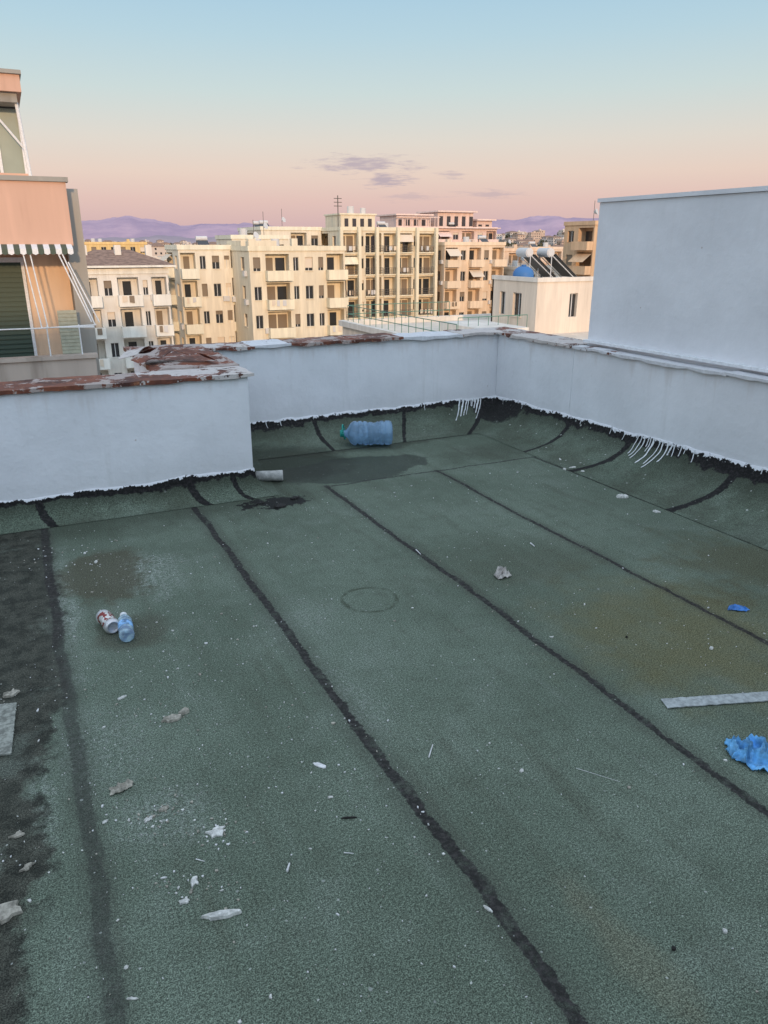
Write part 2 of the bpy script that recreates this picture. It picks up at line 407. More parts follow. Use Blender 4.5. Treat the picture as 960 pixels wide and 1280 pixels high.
for k in range(N):
    a0=k/N;a1=(k+1)/N
    f=lambda a:(.72+.50*a, 5.10+.14*math.sin(a*3), .835+.05*math.sin(a*math.pi)+.012*math.sin(a*17))
    p=f(a0);q=f(a1)
    b.quad([p,q,(q[0]-.05,q[1]+.17,q[2]+.012),(p[0]-.05,p[1]+.17,p[2]+.012)],0)
o=b.make('loose_metal_flashing',[M_rust]); sm=o.modifiers.new('s','SOLIDIFY'); sm.thickness=.004
b=B()
for k in range(N):
    f=lambda a:(.60+.26*a, 5.35+.5*a, .845+.03*math.sin(a*5))
    p=f(k/N);q=f((k+1)/N)
    b.quad([p,(p[0]+.12,p[1]-.04,p[2]+.03),(q[0]+.12,q[1]-.04,q[2]+.03),q],0)
o=b.make('loose_metal_flashing',[M_rust2]); sm=o.modifiers.new('s','SOLIDIFY'); sm.thickness=.004

# ------------------------------------------------------------ SMALL OBJECTS
def lathe(prof,seg=40,fn=None):
    v=[];f=[]
    for (r,zz) in prof:
        for i in range(seg):
            a=2*math.pi*i/seg; rr=r*(fn(a,zz) if fn else 1)
            v.append((rr*math.cos(a),rr*math.sin(a),zz))
    for k in range(len(prof)-1):
        for i in range(seg):
            j=(i+1)%seg; f.append((k*seg+i,k*seg+j,(k+1)*seg+j,(k+1)*seg+i))
    f.append(tuple(range(seg))[::-1]); f.append(tuple((len(prof)-1)*seg+i for i in range(seg)))
    return v,f
def lmesh(name,prof,mat,parent,seg=40,fn=None):
    v,f=lathe(prof,seg,fn); me=bpy.data.meshes.new(name); me.from_pydata(v,[],f); me.materials.append(mat)
    me.polygons.foreach_set('use_smooth',[True]*len(f)); me.update()
    o=bpy.data.objects.new(name,me); scene.collection.objects.link(o); o.parent=parent; return o
def plastic(name,col,trans=.6,rough=.18,sc=12,lo=.85,hi=1.25,bs=.3):
    m,nt,bb=newmat(name); o=nt.obj()
    n=nt.noise(o,sc,3,.6)
    c=nt.mix(nt.ss(n,.40,.60),tuple(k*lo for k in col),tuple(min(1,k*hi) for k in col))
    setp(nt,bb,c,rough,nt.bump(n,bs,.01),0,.8); bb.inputs['Transmission Weight'].default_value=trans; bb.inputs['IOR'].default_value=1.2
    return m
M_jug=plastic('blue_plastic',(.34,.53,.74),.60,.12,9); M_pet=plastic('pale_pet',(.50,.66,.86),.55,.15,30,.75,1.4,.5)
M_teal=plain('teal_cap',(.02,.30,.25),.4,.1,10)
def lay(o,x,y,r,heading,roll=0):
    o.rotation_euler=(Matrix.Rotation(heading,4,'Z')@Matrix.Rotation(math.radians(90),4,'Y')@Matrix.Rotation(roll,4,'Z')).to_euler()
    o.location=(x,y,r)
e=empty('large_water_bottle'); r=.100
prof=[(.02,.012),(.060,.006),(.078,0),(r*.93,.008),(r*.99,.022),(r,.032)]
zz=.036
for k in range(5):
    if k==2: prof+=[(r*.98,zz),(r*.92,zz+.010),(r*.91,zz+.030),(r*.98,zz+.042)]; zz+=.048
    prof+=[(r,zz),(r,zz+.016),(r*.97,zz+.021),(r*.91,zz+.026),(r*.91,zz+.031),(r*.97,zz+.036)]; zz+=.043
prof+=[(r,.302),(r*.97,.318),(r*.82,.342),(r*.52,.360),(.034,.372),(.027,.380),(.025,.390),(.025,.412)]
dent=lambda a,z_: 1-.10*math.exp(-((z_-.17)/.05)**2)*max(0,math.cos(a-2.4))**3-.07*math.exp(-((z_-.27)/.03)**2)*max(0,math.cos(a+.6))**2
lmesh('bottle_body',prof,M_jug,e,64,dent)
lmesh('cap',[(.001,.402),(.030,.402),(.030,.424),(.026,.428),(.001,.428)],M_teal,e,24)
b=B(); N=20
for k in range(N):
    a0=2*math.pi*k/N;a1=2*math.pi*(k+1)/N
    b.tube((.058*math.cos(a0),.058*math.sin(a0)+.018,.396+.012*math.sin(a0)),(.058*math.cos(a1),.058*math.sin(a1)+.018,.396+.012*math.sin(a1)),.006,0,6)
b.make('carry_handle',[M_teal],True,e)
x,y=gp(490,557); lay(e,x,y,.110,math.radians(180-22),1.0)
mc,nt,bb=newmat('can_print'); o=nt.obj(); S=nt.sep(o)
band=nt.mul(nt.ss(S[2],.030,.032),nt.ss(S[2],.128,.126))
an=nt.m('ARCTAN2',S[1],S[0])
c=nt.mix(band,(.62,.62,.64),(.70,.69,.66))
n_=nt.noise(nt.comb(nt.mul(an,.7),nt.mul(S[2],18),0),2.2,1)
c=nt.mix(nt.mul(band,nt.ss(n_,.50,.53)),c,(.26,.035,.03))
c=nt.mix(nt.ss(nt.noise(o,45,4,.7),.58,.7),c,(.16,.12,.09))
setp(nt,bb,c,.38,None,.55,.5)
e=empty('drink_can'); cr=.0335
pc=[(.001,.006),(.022,.006),(.024,.0),(.027,.001),(.0325,.010),(cr,.014)]+[(cr,.014+.0098*k) for k in range(1,14)]+[(.031,.152),(.0268,.160),(.0272,.163),(.0255,.163),(.025,.159),(.001,.159)]
cd=lambda a,z_:1-.24*math.exp(-((z_-.09)/.025)**2)*max(0,math.cos(a-.4))**2-.18*math.exp(-((z_-.05)/.02)**2)*max(0,math.cos(a-2.5))**2
lmesh('can_shell',pc,mc,e,36,cd)
x0,y0=gp(143,793); x1,y1=gp(124,772); lay(e,x0,y0,.033,math.atan2(y1-y0,x1-x0),.5); e.scale=(1.0,1.0,.86)
e=empty('small_water_bottle'); r=.031
prof=[(.008,.006),(.024,0),(r*.95,.006)]
zz=.012
while zz<.13: prof+=[(r,zz),(r,zz+.008),(r*.88,zz+.012),(r,zz+.017)]; zz+=.018
prof+=[(r,.14),(r*.9,.155),(r*.6,.175),(.0135,.188),(.0125,.195)]
fb=lambda a,z_:1-.16*math.exp(-((z_-.08)/.03)**2)*max(0,math.cos(a-.3))**2
lmesh('bottle_body',prof,M_pet,e,32,fb)
lmesh('cap',[(.001,.193),(.0155,.193),(.0155,.208),(.001,.208)],M_white,e,20)
lmesh('label',[(r*1.015,.062),(r*1.02,.064),(r*1.02,.105),(r*1.015,.107)],plain('label_blue',(.20,.38,.66),.5,.6,50),e,32,fb)
x0,y0=gp(160,804); x1,y1=gp(155,775); lay(e,x0,y0,.0315,math.atan2(y1-y0,x1-x0),.5)
e=empty('pipe_offcut'); Mp=plain('pipe_grey',(.42,.42,.40),.7,.3,25)
lmesh('pipe_shell',[(.020,.004),(.030,0),(.036,.004),(.037,.05),(.037,.14),(.039,.145),(.039,.185),(.036,.19),(.028,.19),(.027,.184)],Mp,e,24)
x,y=gp(320,602); lay(e,x,y,.039,math.radians(-20))

def scrap(name,px,py,ln,wd,ht,rot,mat,seed,rough=.35,pts=15):
    rr=random.Random(seed); x,y=gp(px,py); b=B(); N=pts; rim=[];mid=[]
    ln*=.85; wd*=.8
    for i in range(N):
        a=2*math.pi*i/N; k=1+rough*1.3*mn.noise(Vector((math.cos(a)*1.8,math.sin(a)*1.8,seed*3.1)))+rr.uniform(-.3,.3)*rough
        rim.append((math.cos(a)*ln/2*k,math.sin(a)*wd/2*k)); 
    for (u,w) in rim: mid.append((u*.6+rr.uniform(-.06,.06)*wd,w*.6+rr.uniform(-.06,.06)*wd,ht*rr.uniform(.7,1.1)))
    cr_,sr_=math.cos(rot),math.sin(rot)
    T=lambda u,w,z_:(u*cr_-w*sr_,u*sr_+w*cr_,z_)
    bot=[T(u,w,0) for u,w in rim]; top=[T(u*.95,w*.95,ht*rr.uniform(.5,.8)) for u,w in rim]; m_=[T(*p) for p in mid]
    cen=T(0,0,ht*.9)
    for i in range(N):
        j=(i+1)%N
        b.quad([bot[i],bot[j],top[j],top[i]]); b.quad([top[i],top[j],m_[j],m_[i]]); b.quad([m_[i],m_[j],cen])
    b.quad(bot[::-1])
    o=b.make(name,[mat],fix=True); o.location=(x,y,.001); return o
M_plas=plain('plaster_bit',(.58,.58,.55),.9,.3,60)
M_ston=plain('stone_bit',(.34,.32,.27),.9,.35,60)
M_grey=plain('grey_bit',(.25,.26,.23),.9,.4,50)
M_dark=plain('bitumen_bit',(.022,.020,.019),.7,.4,40)
M_paper=plain('paper_bit',(.66,.66,.66),.8,.12,40)
P=lambda *a,**k: scrap(*a,**k)
H0=-.45
P('plaster_fragment',270,1041,.060,.040,.008,H0+.5,M_plas,1,.7)
P('plaster_fragment',278,1145,.110,.024,.014,H0+.2,M_plas,2,.35)
P('plaster_fragment',243,1103,.036,.026,.006,1.2,M_plas,3,.7)
P('plaster_fragment',232,1127,.028,.026,.007,.2,M_plas,4,.6)
P('plaster_fragment',214,900,.080,.036,.014,H0+.6,M_ston,6,.6)
P('plaster_fragment',231,891,.045,.025,.016,H0+.9,M_ston,61,.5)
P('plaster_fragment',399,957,.060,.020,.004,H0-.5,M_paper,7,.4)
P('plaster_fragment',205,1012,.035,.02,.008,.3,M_ston,8,.6)
P('plaster_fragment',186,1025,.030,.02,.005,.3,M_plas,81,.6)
P('plaster_fragment',15,868,.07,.05,.012,H0+.6,M_ston,9,.6)
P('plaster_fragment',5,1143,.09,.07,.016,H0+.4,M_ston,10,.5)
P('plaster_fragment',35,1085,.045,.022,.008,H0+.9,M_ston,101,.6)
P('plaster_fragment',22,1045,.05,.025,.008,.1,M_ston,102,.6)
P('plaster_fragment',152,873,.04,.016,.006,.4,M_plas,103,.4)
P('plaster_fragment',131,1028,.02,.012,.004,.4,M_plas,104,.4)
P('plaster_fragment',120,703,.03,.02,.008,1.1,M_plas,105,.4)
P('plaster_fragment',106,692,.02,.02,.008,1.1,M_plas,106,.4)
P('plaster_fragment',778,622,.085,.05,.022,H0,M_plas,11,.4)
P('plaster_fragment',889,811,.028,.02,.008,.4,M_plas,12,.3)
P('plaster_fragment',906,1165,.016,.014,.006,.4,M_plas,13,.3)
P('plaster_fragment',652,964,.018,.015,.006,.4,M_plas,14,.3)
P('plaster_fragment',165,1249,.03,.008,.004,H0,M_plas,15,.3)
P('plaster_fragment',158,1210,.014,.012,.004,.4,M_plas,16,.3)
P('plaster_fragment',610,1137,.035,.010,.005,-1.2,M_plas,17,.3)
P('plaster_fragment',413,997,.020,.012,.004,-.2,M_plas,18,.3)
P('bitumen_lump',842,1187,.014,.012,.008,.4,M_dark,19,.3)
P('bitumen_lump',783,797,.013,.011,.008,.4,M_dark,20,.3)
P('bitumen_lump',325,630,.07,.04,.012,.4,M_dark,21,.6)
P('bitumen_lump',350,634,.09,.05,.018,.0,M_dark,22,.6)
P('bitumen_lump',368,624,.06,.04,.014,.2,M_dark,23,.6)
P('bitumen_lump',436,1023,.05,.008,.005,H0+.1,M_dark,24,.3)
for i,(px,py) in enumerate(((715,552),(740,562),(700,575),(716,585),(752,575),(728,590),(690,560),(868,600),(860,606),(820,640),(722,578),(735,571),(706,587))):
    P('plaster_fragment',px,py,R.uniform(.03,.07),R.uniform(.02,.04),.010,R.uniform(0,3),M_plas,200+i,.5)
b=B()
for (a,c,r_) in (((536,948),(541,932),.0025),((359,1091),(362,1081),.0035),((430,1067),(442,1068),.0015),((245,1075),(256,1078),.0015),((720,961),(775,978),.0007),((520,688),(526,694),.003),((663,680),(668,684),.004)):
    p=gp(*a);q=gp(*c); b.tube((p[0],p[1],.002+r_),(q[0],q[1],.002+r_),r_,0,6,r_*.6)
b.make('wood_splinters',[M_paper])

def crumple(name,px,py,wx,wy,ht,rot,mat,seed,freq=14,ragged=.42):
    x,y=gp(px,py); N=70; v=[];f=[];idx={}
    for i in range(N+1):
        for j in range(N+1):
            u=(i/N-.5);w=(j/N-.5); ang=math.atan2(w,u); rad=math.hypot(u,w)*2
            lim=.78+ragged*mn.noise(Vector((math.cos(ang)*1.3,math.sin(ang)*1.3,seed)))+.10*mn.noise(Vector((math.cos(ang)*5,math.sin(ang)*5,seed)))
            if rad>lim: continue
            p=Vector((u*wx*freq,w*wy*freq,seed))
            pw=p+Vector((mn.noise(p*.8+Vector((5,1,0))),mn.noise(p*.8+Vector((2,7,0))),0))*.9
            h=(1-abs(mn.noise(pw)*2.6))*.7+.4*(1-abs(mn.noise(pw*2.1)*2.6))+.16*mn.noise(pw*5)
            edge=min(1,(lim-rad)/.30)
            z_=.004+ht*max(0,h)*(.12+.88*edge)
            idx[i,j]=len(v); v.append((u*wx+.010*mn.noise(p*1.5+Vector((9,0,0))),w*wy+.010*mn.noise(p*1.5+Vector((0,9,0))),z_))
    for i in range(N):
        for j in range(N):
            k=[(i,j),(i+1,j),(i+1,j+1),(i,j+1)]
            if all(q in idx for q in k): f.append(tuple(idx[q] for q in k))
    me=bpy.data.meshes.new(name); me.from_pydata(v,[],f); me.materials.append(mat)
    me.polygons.foreach_set('use_smooth',[True]*len(f)); me.update()
    o=bpy.data.objects.new(name,me); scene.collection.objects.link(o); o.location=(x,y,0.0); o.rotation_euler=(0,0,rot)
    s=o.modifiers.new('s','SOLIDIFY'); s.thickness=.0015
    return o
M_blue=plain('blue_cloth',(.13,.38,.68),.45,.45,28,spec=.5)
crumple('crumpled_blue_cloth',935,943,.21,.18,.055,-.75,M_blue,3,24,.55)
crumple('blue_wrapper',921,762,.13,.065,.018,-.55,plain('blue_film',(.04,.18,.52),.4,.3,30,spec=.5),5,30)
crumple('crumpled_paper',627,721,.12,.085,.045,-.2,plain('crumpled_paper_m',(.50,.47,.44),.8,.4,35),8,34)
crumple('plastic_scrap',152,986,.09,.045,.016,.2,M_ston,12,36)
Mt=plain('mesh_tape',(.34,.37,.37),.8,.25,60)
def strip(name,pa,pb,w,mat,h=.004,seed=0):
    p=Vector(gp(*pa)+(0,));q=Vector(gp(*pb)+(0,)); d=(q-p); L=d.length; d.normalize(); n=Vector((-d.y,d.x,0)); N=40; b=B(); pr=None
    for k in range(N+1):
        c=p+d*L*k/N; z_=.003+h+.004*abs(mn.noise(Vector((k*.3,seed,0))))
        e1=.004*mn.noise(Vector((k*.9,seed,1)));e2=.004*mn.noise(Vector((k*.9,seed,2)))
        ends=(.02*mn.noise(Vector((seed+.4,1.3,3))) if k in(0,N) else 0)
        a=c+n*(w/2+e1)+d*ends; bb_=c-n*(w/2+e2)-d*ends; a.z=z_;bb_.z=z_; cur=(a,bb_)
        if pr: b.quad([pr[1],cur[1],cur[0],pr[0]])
        pr=cur
    o=b.make(name,[mat],fix=True); s=o.modifiers.new('s','SOLIDIFY'); s.thickness=h; s.offset=-1; return o
strip('tape_strip',(830,881),(1010,868),.056,Mt,.003)
strip('broken_tile_strip',(0,946),(8,882),.07,M_grey,.006,4)

b=B()
def flake(x,y,s,rr):
    n=rr.randint(4,7); a0=rr.uniform(0,6.28); st=rr.uniform(.25,1); pts=[]
    for i in range(n):
        a=a0+2*math.pi*i/n+rr.uniform(-.3,.3); k=s*rr.uniform(.5,1.3)
        u=math.cos(a)*k; w=math.sin(a)*k*st
        pts.append((x+u*math.cos(a0)-w*math.sin(a0),y+u*math.sin(a0)+w*math.cos(a0)))
    hh=min(.003,s*.4)+.001
    k=rr.randrange(3); t=[(p[0],p[1],hh+rr.uniform(0,.0015)) for p in pts]
    b.quad(t,k)
    for i in range(n):
        j=(i+1)%n; b.quad([(pts[i][0],pts[i][1],.0005),(pts[j][0],pts[j][1],.0005),t[j],t[i]],k)
rr=random.Random(11)
for k in range(2300):
    x=rr.uniform(-1.3,3.5); y=rr.uniform(.3,4.5)
    if rr.random()<.35: x=rr.gauss(.35,.35); y=rr.gauss(2.1,.8)
    if y>4.45 or x>3.5: continue
    if mn.noise(Vector((x*1.3,y*1.3,4)))<-.12 and rr.random()<.7: continue
    flake(x,y,min(.009,.0012*math.exp(abs(rr.gauss(0,.7)))),rr)
for k in range(200):
    px,py=rr.choice([(205,1015),(200,1020),(80,700),(270,1040),(120,690),(240,1110),(720,570)]); x,y=gp(px+rr.gauss(0,26),py+rr.gauss(0,12))
    if y<4.4 and x<3.5: flake(x,y,rr.uniform(.0015,.006),rr)
b.make('paint_flakes',[M_plas,M_paper,M_ston])

# ------------------------------------------------------------ CITY
M_glass,nt,bb=newmat('window_glass'); setp(nt,bb,(.035,.038,.042),.12,None,0,.6)
def flat(name,c,r=.7):
    m,nt,bb=newmat(name); setp(nt,bb,c+(1,),r,None,0,.2); return m
M_shut=flat('shutter',(.24,.19,.14)); M_rail=flat('railing',(.14,.13,.12))
M_awn=flat('awning',(.70,.60,.48)); M_roofgrey=flat('roof_grey',(.34,.31,.28))
M_tile=plain('roof_tile',(.26,.17,.13),.9,.3,2,bump=False); M_metal=flat('metal_white',(.6,.6,.6),.4)
def facade(b,O,U,Nn,W,z0,nf,fh,bays,rr,rail='m',aw=.12):
    tot=sum(w for _,w in bays); 
    def P(u,n,z_): return (O[0]+U[0]*u+Nn[0]*n,O[1]+U[1]*u+Nn[1]*n,z_)
    def q(u0,z0_,u1,z1_,n=0,mi=0): b.quad([P(u0,n,z0_),P(u1,n,z0_),P(u1,n,z1_),P(u0,n,z1_)],mi)
    def bx(u0,u1,n0,n1,za,zb,mi):
        p=P(u0,n0,za); r=P(u1,n1,zb); b.box(p[0],p[1],p[2],r[0],r[1],r[2],mi)
    for fl in range(nf):
        u=0; za=z0+fl*fh; zb=za+fh
        for kind,bw in bays:
            w=bw/tot*W; u1=u+w
            if kind=='b': q(u,za,u1,zb)
            else:
                if kind in 'wsn':
                    ww={'w':min(1.3,w*.5),'s':.6,'n':min(2.0,w*.6)}[kind]; a=(u+u1)/2-ww/2; c=a+ww; s_=za+.95; t_=za+2.35; d=.22
                elif kind=='d': ww=min(1.5,w*.6); a=(u+u1)/2-ww/2;c=a+ww;s_=za+.12;t_=za+2.4;d=.22
                else: a=u+.18;c=u1-.18;s_=za+.08;t_=za+fh-.32;d=1.2
                q(u,za,a,zb);q(c,za,u1,zb);q(a,za,c,s_);q(a,t_,c,zb)
                b.quad([P(a,0,s_),P(a,-d,s_),P(a,-d,t_),P(a,0,t_)],0); b.quad([P(c,-d,s_),P(c,0,s_),P(c,0,t_),P(c,-d,t_)],0)
                b.quad([P(a,0,s_),P(c,0,s_),P(c,-d,s_),P(a,-d,s_)],0); b.quad([P(a,-d,t_),P(c,-d,t_),P(c,0,t_),P(a,0,t_)],0)
                if kind in 'wsnd':
                    q(a,s_,c,t_,-d,1)
                    bx((a+c)/2-.03,(a+c)/2+.03,-d+.01,-d+.05,s_,t_,5)
                    bx(a,c,-d+.011,-d+.04,t_-.06,t_,5)
                    k=rr.random()
                    if k<.6: f=rr.choice([.3,.5,.8,1]); bx(a+.03,c-.03,-d+.055,-d+.09,t_-(t_-s_)*f,t_-.005,rr.choice([2,2,6]))
                    if kind in 'wn': bx(a-.08,c+.08,-.02,.07,s_-.07,s_-.002,0)
                else:
                    q(a,s_,c,t_,-d,0)
                    span=c-a; nd_=1 if span<2.2 else 2
                    for i in range(nd_):
                        m_=a+span*(i+.5)/nd_+rr.uniform(-.1,.1); hw=min(.6,span*.2)
                        bx(m_-hw,m_+hw,-d+.01,-d+.05,s_+.01,t_-.4,1 if rr.random()<.5 else 2)
                if kind in 'lpd':
                    pr_={'l':.25,'p':1.0,'d':1.1}[kind]
                    e0,e1=(u+.05,u1-.05) if kind!='d' else (u+.3,u1-.3)
                    bx(e0,e1,.003,pr_,za-.06,za+.1,4)
                    if rail=='s':
                        bx(e0,e1,pr_-.1,pr_+.003,za+.1,za+1.0,4)
                        bx(e0,e0+.1,.003,pr_-.1,za+.1,za+1.0,4); bx(e1-.1,e1,.003,pr_-.1,za+.1,za+1.0,4)
                    else:
                        for zz_ in (.35,.65,1.0): bx(e0,e1,pr_-.05,pr_,za+zz_,za+zz_+.04,3)
                        n_=max(3,int((e1-e0)/.3))
                        for i in range(n_+1):
                            uu=e0+(e1-e0-.04)*i/n_; bx(uu,uu+.03,pr_-.045,pr_-.005,za+.1,za+1.0,3)
                    if rr.random()<aw:
                        cc=6 if rr.random()<.7 else 4
                        b.quad([P(e0+.1,.05,zb-.5),P(e1-.1,.05,zb-.5),P(e1-.1,pr_+.4,zb-1.5),P(e0+.1,pr_+.4,zb-1.5)],cc)
                    elif rr.random()<.4:
                        uu=e0+.3
                        while uu<e1-.6:
                            ww_=rr.uniform(.2,.5); b.quad([P(uu,pr_+.08,za+.95),P(uu+ww_,pr_+.08,za+.95),P(uu+ww_,pr_+.08,za+rr.uniform(.2,.5)),P(uu,pr_+.08,za+.35)],rr.choice([2,5,6])); uu+=ww_+rr.uniform(.05,.4)
                if kind in 'w' and rr.random()<.25: bx(c+.15,c+.85,.0,.3,za+.4,za+.95,5)
            u=u1
def bld(name,x0,x1,yf,dep,zt,fh,front,side,col,rail='m',aw=.12,seed=0,clutter=True,nf=None,trim=None,post=None):
    rr=random.Random(seed*17+3); b=B(); W=x1-x0
    if nf is None: nf=int((zt+20)/fh)
    z0=zt-nf*fh
    facade(b,(x0,yf),(1,0),(0,-1),W,z0,nf,fh,front,rr,rail,aw)
    facade(b,(x0,yf+dep),(0,-1),(-1,0),dep,z0,nf,fh,side,rr,rail,aw)
    facade(b,(x1,yf),(0,1),(1,0),dep,z0,nf,fh,side,rr,rail,aw)
    b.quad([(x1,yf+dep,z0),(x0,yf+dep,z0),(x0,yf+dep,zt),(x1,yf+dep,zt)],0)
    if z0>-20: b.box(x0+.01,yf+.01,-20,x1-.01,yf+dep-.01,z0,0)
    b.quad([(x0,yf,zt),(x1,yf,zt),(x1,yf+dep,zt),(x0,yf+dep,zt)],7)
    ph=.5; t=.2; e=.12
    b.box(x0-e,yf-e,zt+.003,x1+e,yf+t,zt+ph,4); b.box(x0-e,yf+dep-t,zt+.003,x1+e,yf+dep+e,zt+ph,4)
    b.box(x0-e,yf+t,zt+.003,x0+t,yf+dep-t,zt+ph-.01,4); b.box(x1-t,yf+t,zt+.003,x1+e,yf+dep-t,zt+ph-.01,4)
    if clutter:
        for k in range(int(W/3)):
            xx=rr.uniform(x0+1,x1-2); yy=rr.uniform(yf+1,yf+dep-1.5); q=rr.random()
            if q<.3: b.tube((xx,yy,zt),(xx,yy,zt+1.3),.5,5,12)
            elif q<.55:
                b.tube((xx,yy,zt+1.2),(xx+1.3,yy,zt+1.2),.27,5,10); b.quad([(xx,yy-.3,zt+1.0),(xx+1.3,yy-.3,zt+1.0),(xx+1.3,yy-1.6,zt+.15),(xx,yy-1.6,zt+.15)],1)
                b.box(xx+.05,yy-.1,zt,xx+.1,yy+.1,zt+1.0,3); b.box(xx+1.2,yy-.1,zt,xx+1.25,yy+.1,zt+1.0,3)
            elif q<.8: b.box(xx,yy,zt,xx+.7,yy+.7,zt+rr.uniform(.9,1.6),0)
            else:
                b.tube((xx,yy,zt),(xx,yy,zt+rr.uniform(2,3.4)),.035,3,5)
                b.tube((xx,yy,zt+1.5),(xx+.2,yy-.35,zt+1.65),.06,5,10,.42)
    if post: post(b,rr)
    mats=[stucco(name+'_render',col),M_glass,M_shut,M_rail,stucco(name+'_trim',trim or tuple(min(.82,c*1.10) for c in col)),M_metal,M_awn,M_roofgrey,M_tile]
    return b.make(name,mats)
CR=(.77,.68,.52); CR2=(.78,.71,.58); WH=(.76,.73,.67)
def postC(b,rr):
    b.box(45,108,3.4,50.5,114,5.6,0); b.box(44.8,107.8,5.6,50.7,114.2,5.8,4)
    for i in range(4): b.box(45.6+i*1.25,107.96,4.0,46.2+i*1.25,107.995,5.1,1)
    b.tube((44.2,107,3.4),(44.2,107,8.1),.07,3,6); 
    for k in range(3): b.tube((43.6,107,6.7+.5*k),(44.8,107,6.7+.5*k),.05,3,5)
    b.tube((47,109,5.8),(47,109,6.8),.5,5,12); b.tube((49,109,5.8),(49,109,6.6),.4,5,12)
    for xx in (43.6,46.4,49.2,52.6,55.8,59.0): b.box(xx-.22,104.3,-20,xx+.22,104.87,3.89,4)
bld('framed_apartment_building',43.6,59.1,105,14,3.4,3.05,[('l',1.1),('s',.35),('l',1.1),('l',.9),('l',1.0),('s',.35),('l',1.1)],[('w',1),('p',1.2),('w',1)],CR,'m',.16,1,True,post=postC)
bld('apartment_building',34.2,43.5,112,12,3.5,3.05,[('w',1),('w',1),('p',1.3),('w',1)],[('w',1),('p',1.2),('w',1)],CR2,'m',.1,2)
bld('apartment_building',60.2,71.0,104,12,1.4,3.05,[('p',1),('w',.7),('p',1),('w',.7),('p',1)],[('w',1),('p',1.2),('w',1)],(.76,.61,.46),'s',.2,3)
def postE(b,rr):
    for (xa,xb,zc) in ((76,84,7.6),(86,95,8.4),(96,100,6.8)):
        b.box(xa,152,4.6,xb,160,zc-.3,0); b.box(xa-.5,151,zc-.3,xb+.5,161,zc,4)
        k=xa+.4
        while k<xb-.8: b.box(k,151.93,5.3,k+.9,151.98,zc-1.1,1); k+=1.9
    for k in range(9): b.box(75.5+k*1.1,150.2,4.6,75.6+k*1.1,150.3,6.9,4)
    b.box(75.2,150,6.9,85.5,150.4,7.05,4)
    for zz_ in (1.9,4.9): b.box(74.6,149.0,zz_-.1,100.4,149.85,zz_+.1,4)
bld('terraced_apartment_building',75,100,150,16,4.6,3.0,[('p',1.2),('w',1),('p',1.2),('p',1.2),('w',1),('p',1.2),('w',1),('p',1)],[('w',1),('w',1)],(.76,.59,.53),'s',.1,4,post=postE)
def postB(b,rr):
    b.box(23.9,86,.9,28.0,92,1.95,0)
    b.box(24.2,84.0,.9,25.0,84.8,2.1,0); b.box(30.5,88,.9,31.2,88.7,2.2,0)
bld('cream_apartment_building',23.6,34.6,82,16,.9,3.0,[('w',.8),('p',1.5),('s',.6),('w',.9),('s',.5),('p',1.2)],[('w',1),('w',1),('w',1)],CR,'s',.28,5,post=postB)
bld('cream_apartment_building',17.6,23.45,89,7,1.0,3.0,[('p',1.1),('w',.7),('w',.9),('s',.5)],[('p',1.2),('w',1)],CR2,'s',.1,6)
bld('cream_apartment_building',26.5,34.0,99.5,8,2.2,3.0,[('w',1),('w',1),('w',1)],[('w',1),('w',1)],CR2,'m',.1,7)
def postL(b,rr):
    x0,x1,y0,y1,z_=5.0,15.4,79.3,90.7,-.35
    cx0,cx1,cy=8.5,11.9,85; zt=1.05
    b.quad([(x0,y0,z_),(x1,y0,z_),(cx1,cy,zt),(cx0,cy,zt)],8); b.quad([(x1,y1,z_),(x0,y1,z_),(cx0,cy,zt),(cx1,cy,zt)],8)
    b.quad([(x0,y1,z_),(x0,y0,z_),(cx0,cy,zt)],8); b.quad([(x1,y0,z_),(x1,y1,z_),(cx1,cy,zt)],8)
    b.box(x0,y0,z_-.2,x1,y1,z_-.003,4)
    for xx in (7,10.2,13.2): b.box(xx,83,0,xx+.6,83.7,1.5,0)
bld('white_apartment_building',5.6,14.6,80,10,-1.15,2.95,[('p',1.4),('w',.8),('p',1.3),('w',.5),('p',1)],[('w',1),('p',1)],WH,'s',.14,8,clutter=False,post=postL)
bld('yellow_apartment_building',17,33,205,12,1.6,3.0,[('w',1)]*7,[('w',1)]*3,(.72,.52,.24),'s',.1,9)
bld('orange_apartment_building',68.5,80,80.5,6,3.9,3.0,[('w',1),('p',1.2),('w',1),('w',1)],[('w',1),('p',1.2)],(.64,.45,.29),'s',.2,10)
bld('peach_apartment_building',78,88,118,12,.4,3.0,[('w',1),('p',1),('w',1)],[('w',1),('w',1)],(.72,.54,.40),'s',.2,11)
bld('peach_apartment_building',89,104,122,12,.6,3.0,[('w',1),('p',1),('w',1),('p',1)],[('w',1),('w',1)],(.72,.58,.46),'s',.2,12)
bld('peach_apartment_building',72,81,100,7,-2.2,3.0,[('w',1),('p',1),('w',1)],[('w',1),('w',1)],(.70,.62,.52),'s',.2,13)
bld('low_apartment_building',9.0,15.6,130,12,-3.0,3.0,[('w',1),('p',1),('w',1)],[('w',1),('w',1)],(.60,.50,.44),'s',.2,14)
bld('low_apartment_building',19.8,26.0,138,12,-1.0,3.0,[('w',1),('p',1),('w',1)],[('w',1),('w',1)],(.62,.56,.50),'s',.2,15)
bld('low_apartment_building',47,57,70,10,-8.5,3.0,[('w',1),('p',1),('w',1)],[('w',1),('w',1)],(.66,.60,.52),'s',.2,16)

